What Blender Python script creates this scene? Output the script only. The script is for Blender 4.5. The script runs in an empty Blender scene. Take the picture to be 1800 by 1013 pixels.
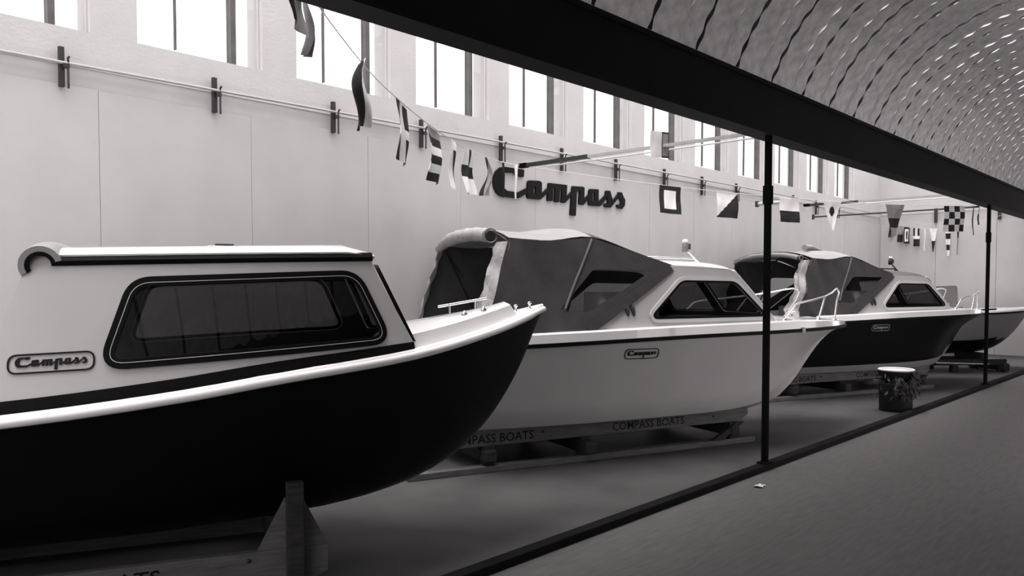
import bpy, bmesh, math, random
from mathutils import Vector, Matrix
from mathutils.geometry import tessellate_polygon, delaunay_2d_cdt
random.seed(7)
S = bpy.context.scene
COL = S.collection
PI = math.pi

# ------------------------------------------------------------------ camera
TH = math.atan(1301 / 1400.0)            # angle between the aisle and the line of sight
PITCH = math.radians(2.2)
cam_d = bpy.data.cameras.new('camera')
cam_d.sensor_width = 36.0
cam_d.lens = 28.0
cam_d.shift_y = (507 + 1400 * math.tan(PITCH) - 506.5) / 1800.0
cam_d.clip_start = 0.05
cam_d.clip_end = 300
cam = bpy.data.objects.new('camera', cam_d)
COL.objects.link(cam)
fh = Vector((math.cos(TH), math.sin(TH), 0))
rt = Vector((math.sin(TH), -math.cos(TH), 0))
fw = fh * math.cos(PITCH) + Vector((0, 0, -math.sin(PITCH)))
up = fh * math.sin(PITCH) + Vector((0, 0, math.cos(PITCH)))
mw = Matrix(((rt.x, up.x, -fw.x, 0), (rt.y, up.y, -fw.y, 0), (rt.z, up.z, -fw.z, 1.6), (0, 0, 0, 1)))
cam.matrix_world = mw
S.camera = cam

# ------------------------------------------------------------------ daylight
W = bpy.data.worlds.new('overcast_sky')
S.world = W
W.use_nodes = True
bg = W.node_tree.nodes['Background']
bg.inputs['Color'].default_value = (1.05, 0.975, 0.985, 1)
bg.inputs['Strength'].default_value = 2.35

def portal(name, loc, rot, sx, sy):
    d = bpy.data.lights.new(name, 'AREA')
    d.shape = 'RECTANGLE'
    d.size, d.size_y = sx, sy
    d.cycles.is_portal = True
    o = bpy.data.objects.new(name, d)
    o.location, o.rotation_euler = loc, rot
    COL.objects.link(o)
portal('skylight_portal', (7.0, 4.72, 5.02), (0, 0, 0), 24.0, 3.0)
portal('aisle_opening_portal', (11.0, -0.3, 1.15), (-PI / 2, 0, 0), 8.0, 2.3)  # at the opening left in the added aisle wall

# hazy sun high over the skylight
sd = bpy.data.lights.new('hazy_sun', 'SUN')
sd.energy = 5.4
sd.angle = math.radians(45)
sd.color = (1.0, .94, .945)
sun = bpy.data.objects.new('hazy_sun', sd)
sun.rotation_euler = (math.radians(1), math.radians(-4), 0)
COL.objects.link(sun)

S.view_settings.view_transform = 'Standard'
S.view_settings.look = 'None'
S.view_settings.exposure = 0.0
S.view_settings.gamma = 1.0
S.view_settings.use_curve_mapping = False
S.cycles.use_denoising = True
S.cycles.max_bounces = 10
S.cycles.diffuse_bounces = 5
S.cycles.transparent_max_bounces = 24
S.cycles.caustics_reflective = False
S.cycles.caustics_refractive = False

# ------------------------------------------------------------------ materials
def mat(name, v, rough=0.6, metal=0.0, spec=0.4, var=0.08, scale=6.0, bump=0.0, bscale=60.0, stretch=None, tint=(1, 1, 1), coat=0.0):
    m = bpy.data.materials.new(name)
    m.use_nodes = True
    nt = m.node_tree
    b = nt.nodes['Principled BSDF']
    b.inputs['Roughness'].default_value = rough
    b.inputs['Metallic'].default_value = metal
    b.inputs['Specular IOR Level'].default_value = spec
    b.inputs['Coat Weight'].default_value = coat
    tc = nt.nodes.new('ShaderNodeTexCoord')
    mp = nt.nodes.new('ShaderNodeMapping')
    if stretch:
        mp.inputs['Scale'].default_value = stretch
    nt.links.new(tc.outputs['Object'], mp.inputs['Vector'])
    n = nt.nodes.new('ShaderNodeTexNoise')
    n.inputs['Scale'].default_value = scale
    n.inputs['Detail'].default_value = 5
    nt.links.new(mp.outputs['Vector'], n.inputs['Vector'])
    r = nt.nodes.new('ShaderNodeValToRGB')
    lo, hi = v * (1 - var), v * (1 + var)
    r.color_ramp.elements[0].position = 0.3
    r.color_ramp.elements[1].position = 0.7
    r.color_ramp.elements[0].color = (lo * tint[0], lo * tint[1], lo * tint[2], 1)
    r.color_ramp.elements[1].color = (hi * tint[0], hi * tint[1], hi * tint[2], 1)
    nt.links.new(n.outputs['Fac'], r.inputs['Fac'])
    nt.links.new(r.outputs['Color'], b.inputs['Base Color'])
    if bump:
        n2 = nt.nodes.new('ShaderNodeTexNoise')
        n2.inputs['Scale'].default_value = bscale
        n2.inputs['Detail'].default_value = 4
        nt.links.new(mp.outputs['Vector'], n2.inputs['Vector'])
        bp = nt.nodes.new('ShaderNodeBump')
        bp.inputs['Strength'].default_value = bump
        bp.inputs['Distance'].default_value = 0.02
        nt.links.new(n2.outputs['Fac'], bp.inputs['Height'])
        nt.links.new(bp.outputs['Normal'], b.inputs['Normal'])
    return m

def glass(name, trans, gloss=0.06, rough=0.02):
    m = bpy.data.materials.new(name)
    m.use_nodes = True
    nt = m.node_tree
    for n in list(nt.nodes):
        nt.nodes.remove(n)
    out = nt.nodes.new('ShaderNodeOutputMaterial')
    mix = nt.nodes.new('ShaderNodeMixShader')
    mix.inputs[0].default_value = gloss
    t = nt.nodes.new('ShaderNodeBsdfTransparent')
    n = nt.nodes.new('ShaderNodeTexNoise')
    n.inputs['Scale'].default_value = 3.0
    r = nt.nodes.new('ShaderNodeValToRGB')
    r.color_ramp.elements[0].color = (trans * .93, trans * .93, trans * .93, 1)
    r.color_ramp.elements[1].color = (trans, trans, trans, 1)
    nt.links.new(n.outputs['Fac'], r.inputs['Fac'])
    nt.links.new(r.outputs['Color'], t.inputs['Color'])
    g = nt.nodes.new('ShaderNodeBsdfGlossy')
    g.inputs['Roughness'].default_value = rough
    nt.links.new(t.outputs[0], mix.inputs[1])
    nt.links.new(g.outputs[0], mix.inputs[2])
    nt.links.new(mix.outputs[0], out.inputs['Surface'])
    return m

M = dict(
    plaster=mat('plaster', .56, .9, var=.04, scale=3, bump=.15, bscale=40),
    wall_grey=mat('grey_lower_wall', .47, .8, var=.08, scale=3),  # lower wall, a little greyer than the plaster above
    panel=mat('white_wall_panel', .52, .65, var=.05, scale=2.0, bump=.05, bscale=150),
    floor_bay=mat('bay_floor', .055, .55, spec=.25, var=.25, scale=1.6, bump=.1, bscale=60),
    floor_aisle=mat('aisle_floor', .095, .6, spec=.25, var=.16, scale=14, bump=.08, bscale=60, stretch=(.35, 2.5, 1)),
    fascia=mat('black_fascia', .005, .7, spec=.1, var=.3, scale=2),
    kerb=mat('black_kerb', .006, .8, spec=.08, var=.3),
    post=mat('black_post', .005, .85, spec=.04, var=.2),
    vault=mat('ribbed_roof_sheet', .80, .55, spec=.3, var=.22, scale=11, bump=.15, bscale=9),
    strip=mat('pale_cover_strip', .75, .5, var=.2, scale=20),
    batten=mat('dark_roof_batten', .02, .9, var=.2),
    roofbar=mat('roof_bar', .5, .7),
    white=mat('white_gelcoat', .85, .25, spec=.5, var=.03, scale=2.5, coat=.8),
    cabin=mat('shaded_cabin_gelcoat', .42, .4, spec=.4, var=.04, scale=2.5),  # white cabin sides darkened, their shade put into the colour
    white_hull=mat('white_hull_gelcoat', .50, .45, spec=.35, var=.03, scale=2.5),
    hull_grey=mat('grey_hull_gelcoat', .24, .45, spec=.35, var=.04, scale=2.5),
    roof_dk=mat('dark_cabin_roof', .035, .5, var=.1),
    cream=mat('pale_grey_gelcoat', .52, .35, spec=.45, var=.04, scale=2.5),
    black=mat('black_gelcoat', .0045, .35, spec=.10, var=.2, scale=3),
    rubber=mat('black_rubber', .004, .6, spec=.07, var=.2, scale=20),
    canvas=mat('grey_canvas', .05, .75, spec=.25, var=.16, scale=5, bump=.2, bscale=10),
    canvas_lt=mat('pale_canvas', .34, .7, spec=.25, var=.15, scale=12, bump=.3, bscale=25),  # stern flaps painted as lit cloth; the rolled curtain shares it
    canvas_top=mat('pale_lit_canvas', .24, .6, spec=.3, var=.10, scale=5, bump=.15, bscale=12),  # canopy top made paler for overhead light; pale rolls share it
    tint=glass('dark_tinted_glass', .27, .03),
    clear=glass('window_glass', .92, .03),
    film=glass('clear_vinyl', .62, .05, .15),
    steel=mat('polished_steel', .72, .22, metal=1.0, var=.03),
    alu=mat('white_tube', .78, .3, spec=.5, var=.03),
    dark=mat('dark_metal', .03, .5, var=.2, scale=20),
    pipe=mat('painted_pipe', .42, .5, var=.1),
    wood=mat('pale_timber', .10, .7, spec=.2, var=.25, scale=5, bump=.2, bscale=30, stretch=(1, 8, 8)),
    wood_dk=mat('dark_timber', .03, .8, spec=.15, var=.35, scale=6, stretch=(1, 8, 8)),
    ink=mat('black_paint', .006, .6, spec=.15, var=.2),
    letter=mat('black_sign_board', .006, .6, spec=.15, var=.2),
    fl_dark=mat('dark_flag_cloth', .03, .85, spec=.1, var=.2, scale=15),
    fl_mid=mat('grey_flag_cloth', .28, .85, spec=.1, var=.12, scale=15),
    fl_white=mat('white_flag_cloth', .82, .85, spec=.1, var=.05, scale=15),
    line=mat('pale_cord', .6, .8, var=.1, scale=40),
    leaf=mat('dark_leaves', .018, .6, spec=.3, var=.5, scale=12),
    pot=mat('black_tub', .010, .5, spec=.2, var=.2),
    bowl=mat('white_bowl', .75, .4, var=.05),
    paper=mat('scrap_paper', .6, .8, var=.1, scale=30),
    shade_lining=mat('cabin_shade_lining', .02, .8, spec=.1, var=.2),  # dark inner skin added so the cabin interior looks shaded
    bottom=mat('grey_bottom_paint', .22, .5, var=.06),
    canvas_mid=mat('canvas_seam', .13, .75, spec=.2, var=.1),
    seat=mat('grey_vinyl', .16, .55, var=.1, scale=6),
    frame=mat('steel_window_frame', .10, .6, var=.2, scale=8),
)

# ------------------------------------------------------------------ mesh helpers
class MB:
    def __init__(s):
        s.v, s.f, s.m, s.sm = [], [], [], []
    def add(s, vs, fs, mi=0, smooth=False):
        o = len(s.v)
        s.v += [tuple(p) for p in vs]
        for f in fs:
            s.f.append(tuple(i + o for i in f))
            s.m.append(mi)
            s.sm.append(smooth)
        return s
    def box(s, x0, x1, y0, y1, z0, z1, mi=0, T=None):
        vs = [Vector((x, y, z)) for x in (x0, x1) for y in (y0, y1) for z in (z0, z1)]
        if T:
            vs = [T @ p for p in vs]
        return s.add(vs, [(0, 1, 3, 2), (4, 6, 7, 5), (0, 4, 5, 1), (2, 3, 7, 6), (0, 2, 6, 4), (1, 5, 7, 3)], mi)
    def tube(s, pts, r, n=10, closed=False, mi=0, rs=None, flat=None):
        P = [Vector(p) for p in pts]
        N = len(P)
        rings = []
        prev = None
        for i, p in enumerate(P):
            if closed:
                t = (P[(i + 1) % N] - P[i - 1]).normalized()
            else:
                t = (P[min(i + 1, N - 1)] - P[max(i - 1, 0)]).normalized()
            if prev is None:
                a = Vector((0, 0, 1)) if abs(t.z) < .9 else Vector((1, 0, 0))
                u = (a - t * a.dot(t)).normalized()
            else:
                u = (prev - t * prev.dot(t)).normalized()
            prev = u
            w = t.cross(u)
            rr = rs[i] if rs else r
            rings.append([p + (u * math.cos(2 * PI * k / n) + w * math.sin(2 * PI * k / n)) * rr for k in range(n)])
        vs = [q for g in rings for q in g]
        fs = []
        for i in range(N if closed else N - 1):
            a, b = i * n, ((i + 1) % N) * n
            for k in range(n):
                k2 = (k + 1) % n
                fs.append((a + k, a + k2, b + k2, b + k))
        s.add(vs, fs, mi, True)
        if not closed:
            s.add(rings[0], [tuple(range(n))[::-1]], mi)
            s.add(rings[-1], [tuple(range(n))], mi)
        return s
    def lathe(s, prof, n=24, c=(0, 0), mi=0):
        vs, fs = [], []
        for r, z in prof:
            for k in range(n):
                a = 2 * PI * k / n
                vs.append((c[0] + r * math.cos(a), c[1] + r * math.sin(a), z))
        for i in range(len(prof) - 1):
            for k in range(n):
                k2 = (k + 1) % n
                fs.append((i * n + k, i * n + k2, (i + 1) * n + k2, (i + 1) * n + k))
        return s.add(vs, fs, mi, True)
    def grid(s, rows, mi=0, smooth=True):
        n = len(rows[0])
        vs = [p for r in rows for p in r]
        fs = []
        for i in range(len(rows) - 1):
            for j in range(n - 1):
                fs.append((i * n + j, i * n + j + 1, (i + 1) * n + j + 1, (i + 1) * n + j))
        return s.add(vs, fs, mi, smooth)
    def prism(s, poly, fn, t, mi=0):
        """polygon of 2-D points, fn(a,b,depth) -> 3-D, thickness t"""
        n = len(poly)
        A = [fn(a, b, 0) for a, b in poly]
        B = [fn(a, b, t) for a, b in poly]
        tris = tessellate_polygon([[Vector((a, b, 0)) for a, b in poly]])
        s.add(A + B, [tuple(x) for x in tris] + [tuple(i + n for i in x[::-1]) for x in tris] + [(i, (i + 1) % n, n + (i + 1) % n, n + i) for i in range(n)], mi)
        return s
    def holed(s, loops, fn, maxlen=.25, mi=0, smooth=True):
        """flat outline with holes (2-D loops), refined, then mapped by fn(a,b)"""
        L = [dense(l, maxlen) for l in loops]
        pts = [Vector(p) for l in L for p in l]
        eds = []
        o = 0
        for l in L:
            n = len(l)
            eds += [(o + i, o + (i + 1) % n) for i in range(n)]
            o += n
        def inside(x, y, l):
            c = False
            n = len(l)
            for i in range(n):
                (x0, y0), (x1, y1) = l[i], l[i - 1]
                if (y0 > y) != (y1 > y) and x < (x1 - x0) * (y - y0) / (y1 - y0) + x0:
                    c = not c
            return c
        ok = lambda x, y: inside(x, y, L[0]) and not any(inside(x, y, h) for h in L[1:])
        h = maxlen * .8
        xs, ys = [p[0] for p in L[0]], [p[1] for p in L[0]]
        edge = [p.copy() for p in pts]
        y = min(ys) + h / 2
        while y < max(ys):
            x = min(xs) + h / 2
            while x < max(xs):
                if ok(x, y) and all((p.x - x) ** 2 + (p.y - y) ** 2 > (h * .5) ** 2 for p in edge):
                    pts.append(Vector((x, y)))
                x += h
            y += h
        vo, eo, fo, _a, _b, _c = delaunay_2d_cdt(pts, eds, [], 0, 1e-5)
        keep = [f for f in fo if ok(sum(vo[i].x for i in f) / len(f), sum(vo[i].y for i in f) / len(f))]
        s.add([fn(p.x, p.y) for p in vo], [tuple(f) for f in keep], mi, smooth)
        return s
    def to(s, name, mats, parent):
        split_build(s, name, mats, parent)
    def build(s, name, mats, parent=None, loc=None, weld=0.0, recalc=True, solid=None, bevel=None, sharp=None):
        me = bpy.data.meshes.new(name)
        me.from_pydata(s.v, [], s.f)
        if not isinstance(mats, (list, tuple)):
            mats = [mats]
        for m in mats:
            me.materials.append(M[m] if isinstance(m, str) else m)
        me.polygons.foreach_set('material_index', s.m)
        me.polygons.foreach_set('use_smooth', s.sm)
        if weld or recalc:
            bm = bmesh.new()
            bm.from_mesh(me)
            if weld:
                bmesh.ops.remove_doubles(bm, verts=bm.verts[:], dist=weld)
            if recalc:
                bmesh.ops.recalc_face_normals(bm, faces=bm.faces[:])
            bm.to_mesh(me)
            bm.free()
        if sharp:
            me.set_sharp_from_angle(angle=math.radians(sharp))
        o = bpy.data.objects.new(name, me)
        COL.objects.link(o)
        if parent is not None:
            o.parent = parent
        if loc is not None:
            o.location = loc
        if solid:
            md = o.modifiers.new('thickness', 'SOLIDIFY')
            md.thickness = solid
            md.offset = 0
            es = o.modifiers.new('crisp_rim', 'EDGE_SPLIT')
            es.split_angle = math.radians(40)
        if bevel:
            md = o.modifiers.new('bevel', 'BEVEL')
            md.width = bevel
            md.segments = 2
            md.limit_method = 'ANGLE'
        return o

def tag(o, label, cat, group=None, kind=None):
    o['label'] = label
    o['category'] = cat
    if group:
        o['group'] = group
    if kind:
        o['kind'] = kind
    return o
def struct(o, label=None, cat=None):
    o['kind'] = 'structure'
    if label:
        o['label'] = label
    if cat:
        o['category'] = cat
    return o
def empty(name, loc=(0, 0, 0), rz=0.0):
    o = bpy.data.objects.new(name, None)
    o.location = loc
    o.rotation_euler = (0, 0, rz)
    o.empty_display_size = .2
    COL.objects.link(o)
    return o
def lerp_tab(tab):
    def f(u):
        if u <= tab[0][0]:
            return tab[0][1]
        for (a, p), (b, q) in zip(tab, tab[1:]):
            if u <= b:
                t = (u - a) / (b - a)
                return p + (q - p) * t
        return tab[-1][1]
    return f
def smooth_tab(tab):
    """cubic (Catmull-Rom, non uniform) interpolation through a table"""
    n = len(tab)
    sl = []
    for i in range(n):
        a, b = tab[max(i - 1, 0)], tab[min(i + 1, n - 1)]
        sl.append((b[1] - a[1]) / (b[0] - a[0]))
    def f(u):
        if u <= tab[0][0]:
            return tab[0][1]
        for i in range(n - 1):
            a, b = tab[i], tab[i + 1]
            if u <= b[0]:
                h = b[0] - a[0]
                t = (u - a[0]) / h
                return ((2 * t**3 - 3 * t**2 + 1) * a[1] + (t**3 - 2 * t**2 + t) * h * sl[i]
                        + (-2 * t**3 + 3 * t**2) * b[1] + (t**3 - t**2) * h * sl[i + 1])
        return tab[-1][1]
    return f
def rounded(poly, r, n=6):
    out = []
    N = len(poly)
    for i in range(N):
        p, a, b = Vector(poly[i]), Vector(poly[i - 1]), Vector(poly[(i + 1) % N])
        da, db = (a - p), (b - p)
        rr = min(r[i] if isinstance(r, (list, tuple)) else r, da.length * .45, db.length * .45)
        if rr < 1e-4:
            out.append((p.x, p.y))
            continue
        A, B = p + da.normalized() * rr, p + db.normalized() * rr
        for k in range(n + 1):
            t = k / n
            q = A * (1 - t) ** 2 + p * 2 * t * (1 - t) + B * t * t
            out.append((q.x, q.y))
    return out
def dense(poly, ml=.06):
    out = []
    for i in range(len(poly)):
        a, b = Vector(poly[i]), Vector(poly[(i + 1) % len(poly)])
        n = max(1, int((b - a).length / ml))
        out += [tuple(a.lerp(b, k / n)) for k in range(n)]
    return out
def offset_poly(poly, d):
    """grow (d>0) a loop outward by d, whatever its winding"""
    N = len(poly)
    area = sum(poly[i][0] * poly[(i + 1) % N][1] - poly[(i + 1) % N][0] * poly[i][1] for i in range(N))
    sgn = 1 if area > 0 else -1
    out = []
    for i in range(N):
        p, a, b = Vector(poly[i]), Vector(poly[i - 1]), Vector(poly[(i + 1) % N])
        t = (b - a).normalized()
        out.append((p.x + t.y * sgn * d, p.y - t.x * sgn * d))
    return out
def ring(loop, fn, w0, w1, h, mb=None, mi=0):
    """raised band between loop grown by w0 and by w1, proud by h;  fn(a,b,d)"""
    mb = mb or MB()
    A, B = offset_poly(loop, w0), offset_poly(loop, w1)
    n = len(loop)
    vs = [fn(*p, 0) for p in A] + [fn(*p, h) for p in A] + [fn(*p, h) for p in B] + [fn(*p, 0) for p in B]
    fs = []
    for i in range(n):
        j = (i + 1) % n
        for k in range(3):
            fs.append((k * n + i, k * n + j, (k + 1) * n + j, (k + 1) * n + i))
    return mb.add(vs, fs, mi, False)

# ------------------------------------------------------------------ the building
WY = 6.23          # face of the long wall
EX = 18.95         # face of the end wall
KY = 3.12          # line of kerb, posts and fascia
X0 = -5.0
# floors
struct(MB().box(X0, 34, KY, WY + .5, -.06, 0).build('floor', 'floor_bay'))
struct(MB().box(X0, 34, -3.2, KY, -.06, 0).build('floor', 'floor_aisle'))
# kerb
struct(MB().box(X0, 34, KY - .045, KY + .045, 0, .055).build('trim_1', 'kerb', bevel=.008))
# fascia beam with bottom lip
f = MB().box(X0, 34, KY - .03, KY + .10, 2.93, 3.35)
f.box(X0, 34, KY - .05, KY + .14, 2.925, 2.95)
f.box(X0, 34, KY - .045, KY + .12, 3.335, 3.372)
struct(f.build('trim_2', 'fascia'))
f = MB().box(X0, 34, -.22, -.12, 2.93, 3.35)
struct(f.build('trim_3', 'fascia'))

# long wall with window openings
win = []
k0 = -4
for k in range(k0, 12):
    r = 2.205 + 1.375 * k
    l = 2.541 + 1.372 * (k - 1)
    if r > EX - .3:
        break
    win.append((l, r))
SILL, HEAD = 3.455, 4.75
w = MB()
w.box(X0, EX + .3, WY, WY + .25, 3.19, SILL)
w.box(X0, EX + .3, WY, WY + .25, HEAD, 5.2)
edges = [X0] + [e for p in win for e in p] + [EX + .3]
for i in range(0, len(edges), 2):
    if edges[i + 1] > edges[i]:
        w.box(edges[i], edges[i + 1], WY, WY + .25, SILL, HEAD)
w.box(X0, EX + .3, WY + .006, WY + .25, 0, 3.19, mi=1)
wall_back = struct(w.build('wall_back', ['plaster', 'wall_grey']))
# white boards in front of the lower wall
def shared(name, me, parent, loc, rz=0):
    o = bpy.data.objects.new(name, me)
    o.location = loc
    o.rotation_euler = (0, 0, rz)
    o.parent = parent
    COL.objects.link(o)
    return o
PW = 1.21
pm = MB().box(.0018, PW - .0018, -.02, 0, .10, 3.045).build('panel', 'panel', wall_back)
panel_me = pm.data
seam0 = 2.244 - 6 * PW
pm.location = (seam0, WY - .002, 0)
k = 1
while seam0 + (k + 1) * PW < EX + .01:
    shared('panel', panel_me, wall_back, (seam0 + k * PW, WY - .002 + random.uniform(-.002, .002), random.uniform(-.006, .006)))
    k += 1
xl = seam0 + k * PW
MB().box(.003, EX - xl - .003, -.02, 0, .10, 3.045).build('panel', 'panel', wall_back, (xl, WY - .002, 0))
# end wall
w = MB()
w.box(EX, EX + .25, KY - 5, WY, 3.24, 5.2)
w.box(EX + .006, EX + .25, KY - 5, WY, 0, 3.24, mi=1)
wall_end = struct(w.build('wall_end', ['plaster', 'wall_grey']))
# the aisle runs on past the end wall of the bay: the wall stops at the kerb line
for v in wall_end.data.vertices:
    if v.co.y < KY:
        v.co.y = KY + .02
yy = WY - .024
k = 0
while yy - 1.15 > KY:
    MB().box(-.02, 0, -1.147, -.003, .22, 3.035).build('panel', 'panel', wall_end, (EX - .002, yy, 0))
    yy -= 1.15
    k += 1
if yy > KY + .1:
    MB().box(-.02, 0, -(yy - KY - .05), -.003, .22, 3.035).build('panel', 'panel', wall_end, (EX - .002, yy, 0))
w = MB().box(X0, 7.0, -.42, -.22, 0, 3.4).box(7.0, 15.0, -.42, -.22, 2.3, 3.4).box(15.0, 26.0, -.42, -.22, 0, 3.4)  # unseen wall added to cut side light, opening shaped to let some in
struct(w.build('wall_aisle_blocker', 'wall_grey'))
# windows: steel frame, mullion, thin glazing bar, panes
for n, (l, r) in enumerate(win):
    e = struct(empty('window_%d' % (n + 1), (l, WY + .045, SILL)))
    ww = r - l
    f = MB()
    f.box(0, .012, 0, .05, 0, HEAD - SILL).box(ww - .012, ww, 0, .05, 0, HEAD - SILL)
    f.box(0, ww, 0, .05, 0, .012).box(0, ww, 0, .05, HEAD - SILL - .03, HEAD - SILL)
    fr = f.build('window_frame', 'plaster', e)
    MB().box(.765, .812, -.025, .05, .0, HEAD - SILL).build('mullion', 'frame', e)
    MB().box(.312, .324, .005, .035, .03, HEAD - SILL - .03).build('glazing_bar', 'frame', e)
    for a, b in ((.012, .312), (.324, .765), (.812, ww - .012)):
        MB().box(a, b, .018, .022, .012, HEAD - SILL - .03).build('pane', 'clear', e)
# bay roof with an open-glazed skylight between bars
c = MB()
c.box(X0, EX + .3, WY, WY + .25, 5.2, 5.3)
c.box(X0, EX + .3, KY, KY + .10, 3.36, 5.12)
x = X0
while x < EX + .3:
    c.add([(x + q_, y_, z_ + h_) for q_ in (0, .05) for (y_, z_) in ((KY, 5.04), (WY + .05, 5.1)) for h_ in (0, .08)], [(0, 1, 3, 2), (4, 6, 7, 5), (0, 4, 5, 1), (2, 3, 7, 6), (0, 2, 6, 4), (1, 5, 7, 3)])
    x += 1.2
struct(c.build('ceiling', 'roofbar'))

# barrel vault of ribbed sheets over the aisle
VY, VZ, VR = 1.50, 2.757, 1.721
A0 = math.asin((3.33 - VZ) / VR)
LAM = .172
def sheet(width, phase, amp, lift):
    B0 = A0 - .07
    n = int((PI - 2 * B0) * VR / LAM * 6)
    rows = []
    for i in range(n + 1):
        a = B0 + (PI - 2 * B0) * i / n
        s_ = a * VR
        row = []
        for j in range(5):
            t = j / 4
            edge = abs(t - .5) * 2
            rr = VR + lift + amp * math.sin(2 * PI * s_ / LAM + phase) * (.45 + .55 * edge ** 2) - .012 * (1 - edge ** 2)
            row.append((t * width, VY + rr * math.cos(a), VZ + rr * math.sin(a)))
        rows.append(row)
    return MB().grid(rows)
vault = struct(empty('ceiling_vault', (0, VY, 3.35)))
vault.location = (0, 0, 0)
wide = [sheet(.380, ph, .0075, 0).build('roof_sheet', 'vault', vault) for ph in (0.0, 2.4)]
slim = [sheet(.240, ph, .0075, -.005).build('roof_sheet', 'vault', vault) for ph in (1.2, 3.6)]
battn = strip = None
protos = wide + slim
vx = 4.09 - .64 * 9
i = 0
used = set()
gap_rng = random.Random(3)
while vx < 33:
    for kind, (pool, off, wd) in enumerate(((wide, .020, .380), (slim, .372, .240))):
        src = pool[i % 2]
        leak = gap_rng.random()
        dx = 0.0
        if kind == 1 and vx > 6.5 and leak < .30:
            dx = gap_rng.uniform(.030, .045)
        if src.name not in used:
            o = src
            used.add(src.name)
        else:
            o = src.copy()
            COL.objects.link(o)
        o.location = (vx + off + dx, 0, gap_rng.uniform(-.004, .004))
    # dark batten closing the wide joint
    if battn is None:
        rows = []
        for q in range(49):
            a = A0 - .07 + (PI - 2 * A0 + .14) * q / 48
            rows.append([(t, VY + (VR + .022) * math.cos(a), VZ + (VR + .022) * math.sin(a)) for t in (-.10, .10)])
        battn = MB().grid(rows).build('roof_batten', 'batten', vault)
        o = battn
    else:
        o = battn.copy()
        COL.objects.link(o)
    o.location = (vx - .007, 0, 0)
    # pale cover strip over the narrow joint
    if strip is None:
        rows = []
        for q in range(49):
            a = A0 - .07 + (PI - 2 * A0 + .14) * q / 48
            rows.append([(t, VY + (VR - .016) * math.cos(a), VZ + (VR - .016) * math.sin(a)) for t in (-.005, .005)])
        strip = MB().grid(rows).build('cover_strip', 'strip', vault, solid=.003)
        o = strip
    else:
        o = strip.copy()
        COL.objects.link(o)
    o.location = (vx + .392, 0, 0)
    vx += .64
    i += 1

# posts between kerb and fascia
for x, lab in ((6.64, 'slim black post nearest the camera, in front of the white cabin boat'),
               (14.57, 'farther slim black post, beside the bow rail of the dark cabin boat'),
               (22.5, 'slim black post beyond the end wall of the bay')):
    p = empty('support_post', (x, KY, .055))
    MB().box(-.025, .025, -.025, .025, 0, 2.87).build('shaft', 'post', p, bevel=.004)
    MB().box(-.06, .06, -.05, .05, 0, .012).build('foot_plate', 'post', p)
    MB().box(-.034, .034, -.034, .034, 2.28, 2.44).build('clamp_sleeve', 'post', p, bevel=.004)
    tag(p, lab, 'post', 'slim black posts along the kerb')

# pipe and brackets on the long wall
def at_y(px, py, Y):
    d = fw + rt * ((px - 900) / 1400) + up * ((507 + 1400 * math.tan(PITCH) - py) / 1400)
    return Vector((0, 0, 1.6)) + d * (Y / d.y)
tag(MB().tube([(X0 + .2, WY - .07, 3.17), (2, WY - .07, 3.185), (6.5, WY - .07, 3.225), (12, WY - .07, 3.255), (EX - .1, WY - .07, 3.26)], .011, 8).build('conduit_pipe', 'pipe'),
    'pale painted pipe running along the back wall above the white boards', 'pipe')
bxs = [-.25, .87] + [1.995, 3.125, 4.261, 5.312, 6.474, 7.545, 8.667, 9.848, 10.909, 12.008, 13.1, 14.2, 15.24, 16.3]
ordn = ['first', 'second', 'third', 'fourth', 'fifth', 'sixth', 'seventh', 'eighth', 'ninth', 'tenth', 'eleventh', 'twelfth', 'thirteenth', 'fourteenth']
proto_b = None
for i, x in enumerate(bxs):
    e = empty('wall_bracket', (x, WY - .025, 3.03))
    if proto_b is None:
        bar = MB().box(-.018, .018, -.035, .0, -.01, .27).build('flat_bar', 'dark', e, bevel=.004)
        hk = MB().tube([(.034, -.05, -.02), (.034, -.05, .15), (.037, -.045, .17), (.030, -.06, .185), (.038, -.07, .20)], .008, 7).build('hook_rod', 'dark', e)
        tie = MB().box(.0, .042, -.058, -.03, .12, .15).build('tie_clip', 'dark', e)
        proto_b = (bar, hk, tie)
    else:
        for q in proto_b:
            c = q.copy()
            COL.objects.link(c)
            c.parent = e
    lab = ('dark iron pipe bracket on the back wall, %s from the left edge of the photo' % ordn[i - 2]) if i > 1 else ('dark iron pipe bracket on the back wall, %s beyond the left edge of the photo' % ['second', 'first'][i])
    tag(e, lab, 'bracket', 'pipe brackets along the back wall')
for y, nm in ((5.06, 'left'), (3.86, 'right')):
    e = empty('wall_bracket', (EX - .025, y, 3.03))
    MB().box(-.035, 0, -.03, .03, -.01, .30).build('flat_bar', 'dark', e, bevel=.004)
    tag(e, 'dark iron bracket on the end wall, the %s one of the two' % nm, 'bracket', 'brackets on the end wall')

# light battens running from the back wall to the posts
for x, y0, y1, z, lab in ((6.72, 3.26, 6.10, 2.985, 'long pale lighting batten crossing above the wall sign to the near post'),
                          (14.4, 3.26, 6.05, 3.12, 'long pale lighting batten crossing the bay toward the far post')):
    e = empty('light_batten', (x, y1, z))
    MB().box(-.02, .02, y0 - y1, -.9, -.014, .014).build('rail', 'pipe', e)
    MB().box(-.024, .024, -.95, -.06, -.02, .02).build('gear_tray', 'dark', e)
    MB().box(-.03, .03, -.09, .02, -.026, .026).build('end_cap', 'rubber', e, bevel=.004)
    MB().tube([(.05, y0 - y1, -.035), (.05, -.35, -.035)], .008, 6).build('lamp_tube', 'alu', e)
    tag(e, lab, 'light fitting', 'lighting battens across the bay')
e = empty('hanging_rod', (14.2, 5.80, 2.88))
MB().tube([(0, 0, 0), (0, -2.62, 0)], .014, 8).build('rod', 'dark', e)
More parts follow.
